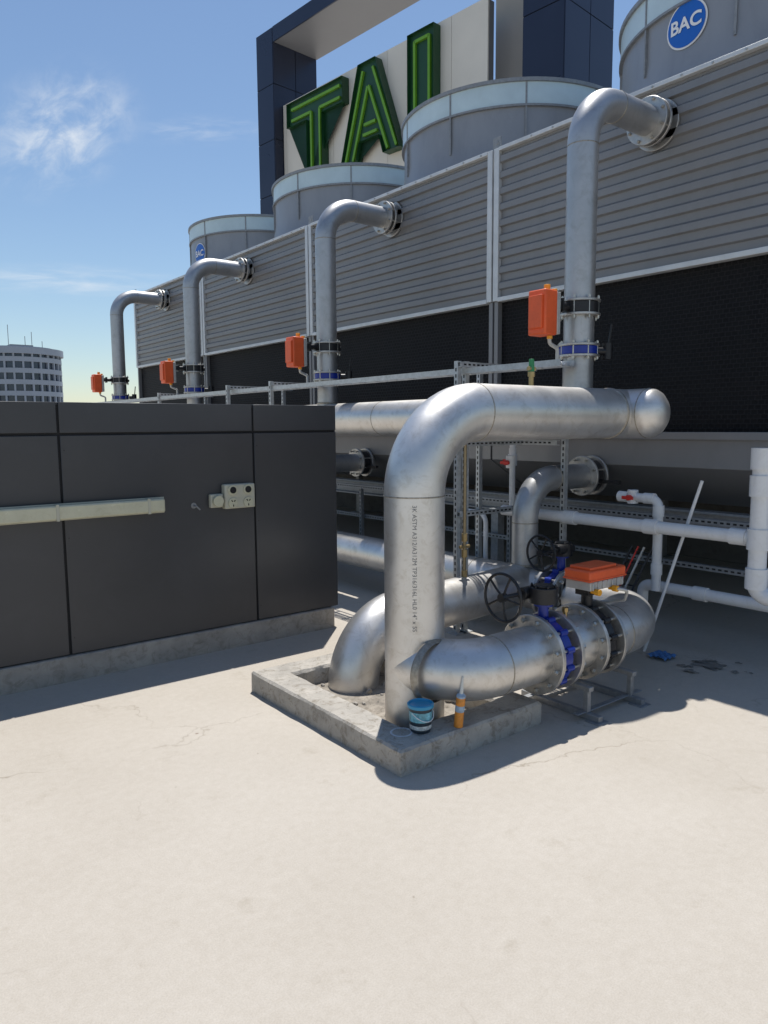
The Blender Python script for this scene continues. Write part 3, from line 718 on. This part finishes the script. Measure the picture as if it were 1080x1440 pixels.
# ------------------------------------------------------------ distant office building
bc=V((58.5,271.5,0)); e=empty('office_building',bc); Rb=13.2
bm=B(); cyl(bm,bc,bc+V((0,0,27)),Rb-.8,64); part('core',e,glassd,bm,ang=20)
bm=B()
z=-2
while z<25:
    ring(bm,bc+V((0,0,z+.5)),(0,0,1),Rb,Rb-1,1.5,64); z+=3.6
ring(bm,bc+V((0,0,26.4)),(0,0,1),Rb+.7,Rb-2,2.0,64); cyl(bm,bc+V((0,0,26)),bc+V((0,0,27.9)),Rb-2,48)
for q in range(30):
    a_=2*math.pi*q/30; M=Matrix.Translation(bc)@Matrix.Rotation(a_,4,'Z'); box(bm,(Rb-.9,-.28,0),(Rb-.1,.28,26),M)
part('facade',e,bldg,bm)
bm=B(); 
for dx,dy,h in ((-6,0,6),(-2,3,9),(2,-2,5),(5,2,7),(8,1,4)): cyl(bm,bc+V((dx,dy,27)),bc+V((dx,dy,27+h)),.10,8)
box(bm,bc+V((-3,-4,27)),bc+V((4,3,29))); part('antennas',e,galvd,bm)

# ------------------------------------------------------------ sky
w=bpy.data.worlds.new("World"); sc.world=w; w.use_nodes=True; nt=w.node_tree; N=nt.nodes; L=nt.links
bg=N['Background']; sky=N.new('ShaderNodeTexSky'); sky.sky_type='NISHITA'; sky.sun_disc=False
sdir=V((.25,.255,1)).normalized()
sky.sun_elevation=math.asin(sdir.z); sky.sun_rotation=math.atan2(sdir.x,sdir.y); sky.altitude=0; sky.air_density=1.15; sky.dust_density=0.25; sky.ozone_density=3.5
tc=N.new('ShaderNodeTexCoord')
def cloud(dirv,size,stretch,nscale,amt,rot):
    sub=N.new('ShaderNodeVectorMath'); sub.operation='SUBTRACT'; L.new(tc.outputs['Generated'],sub.inputs[0]); sub.inputs[1].default_value=dirv
    d=V(dirv).normalized(); hx=V((d.y,-d.x,0)).normalized(); up=hx.cross(d).normalized()
    u=hx*math.cos(rot)+up*math.sin(rot); v=-hx*math.sin(rot)+up*math.cos(rot)
    def dot(vec,s):
        dd=N.new('ShaderNodeVectorMath'); dd.operation='DOT_PRODUCT'; L.new(sub.outputs[0],dd.inputs[0]); dd.inputs[1].default_value=vec*s; return dd
    a=dot(u,1/(size*stretch)); b=dot(v,1/size); c=N.new('ShaderNodeCombineXYZ'); L.new(a.outputs['Value'],c.inputs[0]); L.new(b.outputs['Value'],c.inputs[1])
    ln=N.new('ShaderNodeVectorMath'); ln.operation='LENGTH'; L.new(c.outputs[0],ln.inputs[0])
    mr=N.new('ShaderNodeMapRange'); mr.interpolation_type='SMOOTHSTEP'; mr.inputs['From Min'].default_value=0; mr.inputs['From Max'].default_value=1.5; mr.inputs['To Min'].default_value=1; mr.inputs['To Max'].default_value=0
    L.new(ln.outputs['Value'],mr.inputs['Value'])
    n=N.new('ShaderNodeTexNoise'); n.inputs['Scale'].default_value=nscale; n.inputs['Detail'].default_value=10; n.inputs['Roughness'].default_value=.60; n.inputs['Distortion'].default_value=.4
    L.new(c.outputs[0],n.inputs['Vector'])
    r=N.new('ShaderNodeMapRange'); r.interpolation_type='SMOOTHSTEP'; r.inputs['From Min'].default_value=.34; r.inputs['From Max'].default_value=.80; L.new(n.outputs['Fac'],r.inputs['Value'])
    m=N.new('ShaderNodeMath'); m.operation='MULTIPLY'; L.new(mr.outputs['Result'],m.inputs[0]); L.new(r.outputs['Result'],m.inputs[1])
    m2=N.new('ShaderNodeMath'); m2.operation='MULTIPLY'; L.new(m.outputs[0],m2.inputs[0]); m2.inputs[1].default_value=amt
    return m2.outputs[0]
cl=[cloud((.254,.906,.330),.048,1.6,1.6,1.0,.6),cloud((.27,.945,.175),.016,7,1.2,.7,.03),cloud((.40,.86,.35),.014,5,1.5,.3,.1)]
s=cl[0]
for q in cl[1:]:
    ad=N.new('ShaderNodeMath'); ad.operation='ADD'; ad.use_clamp=True; L.new(s,ad.inputs[0]); L.new(q,ad.inputs[1]); s=ad.outputs[0]
mx=N.new('ShaderNodeMix'); mx.data_type='RGBA'; L.new(s,mx.inputs['Factor']); L.new(sky.outputs[0],mx.inputs['A']); mx.inputs['B'].default_value=(7.2,7.6,8.0,1)
L.new(mx.outputs['Result'],bg.inputs['Color']); bg.inputs['Strength'].default_value=0.115
sun=bpy.data.lights.new('sun','SUN'); sun.energy=5.0; sun.angle=math.radians(.5); sun.color=(1,.965,.91)
so=bpy.data.objects.new('sun',sun); sc.collection.objects.link(so); so.rotation_mode='QUATERNION'; so.rotation_quaternion=(-sdir).to_track_quat('-Z','Y')

# ------------------------------------------------------------ camera
az=math.radians(38); p=math.radians(6.63); ro=math.radians(.4)
fw=V((math.sin(az)*math.cos(p),math.cos(az)*math.cos(p),-math.sin(p))); rt=V((math.cos(az),-math.sin(az),0)); up=V((math.sin(az)*math.sin(p),math.cos(az)*math.sin(p),math.cos(p)))
r2=rt*math.cos(ro)-up*math.sin(ro); u2=up*math.cos(ro)+rt*math.sin(ro)
cam=bpy.data.cameras.new('camera'); co=bpy.data.objects.new('camera',cam); sc.collection.objects.link(co)
M=Matrix((r2,u2,-fw)).transposed().to_4x4(); M.translation=V((0,0,1.75)); co.matrix_world=M
cam.sensor_fit='HORIZONTAL'; cam.sensor_width=36; cam.lens=34.7; cam.clip_end=5000; cam.clip_start=.05
sc.camera=co
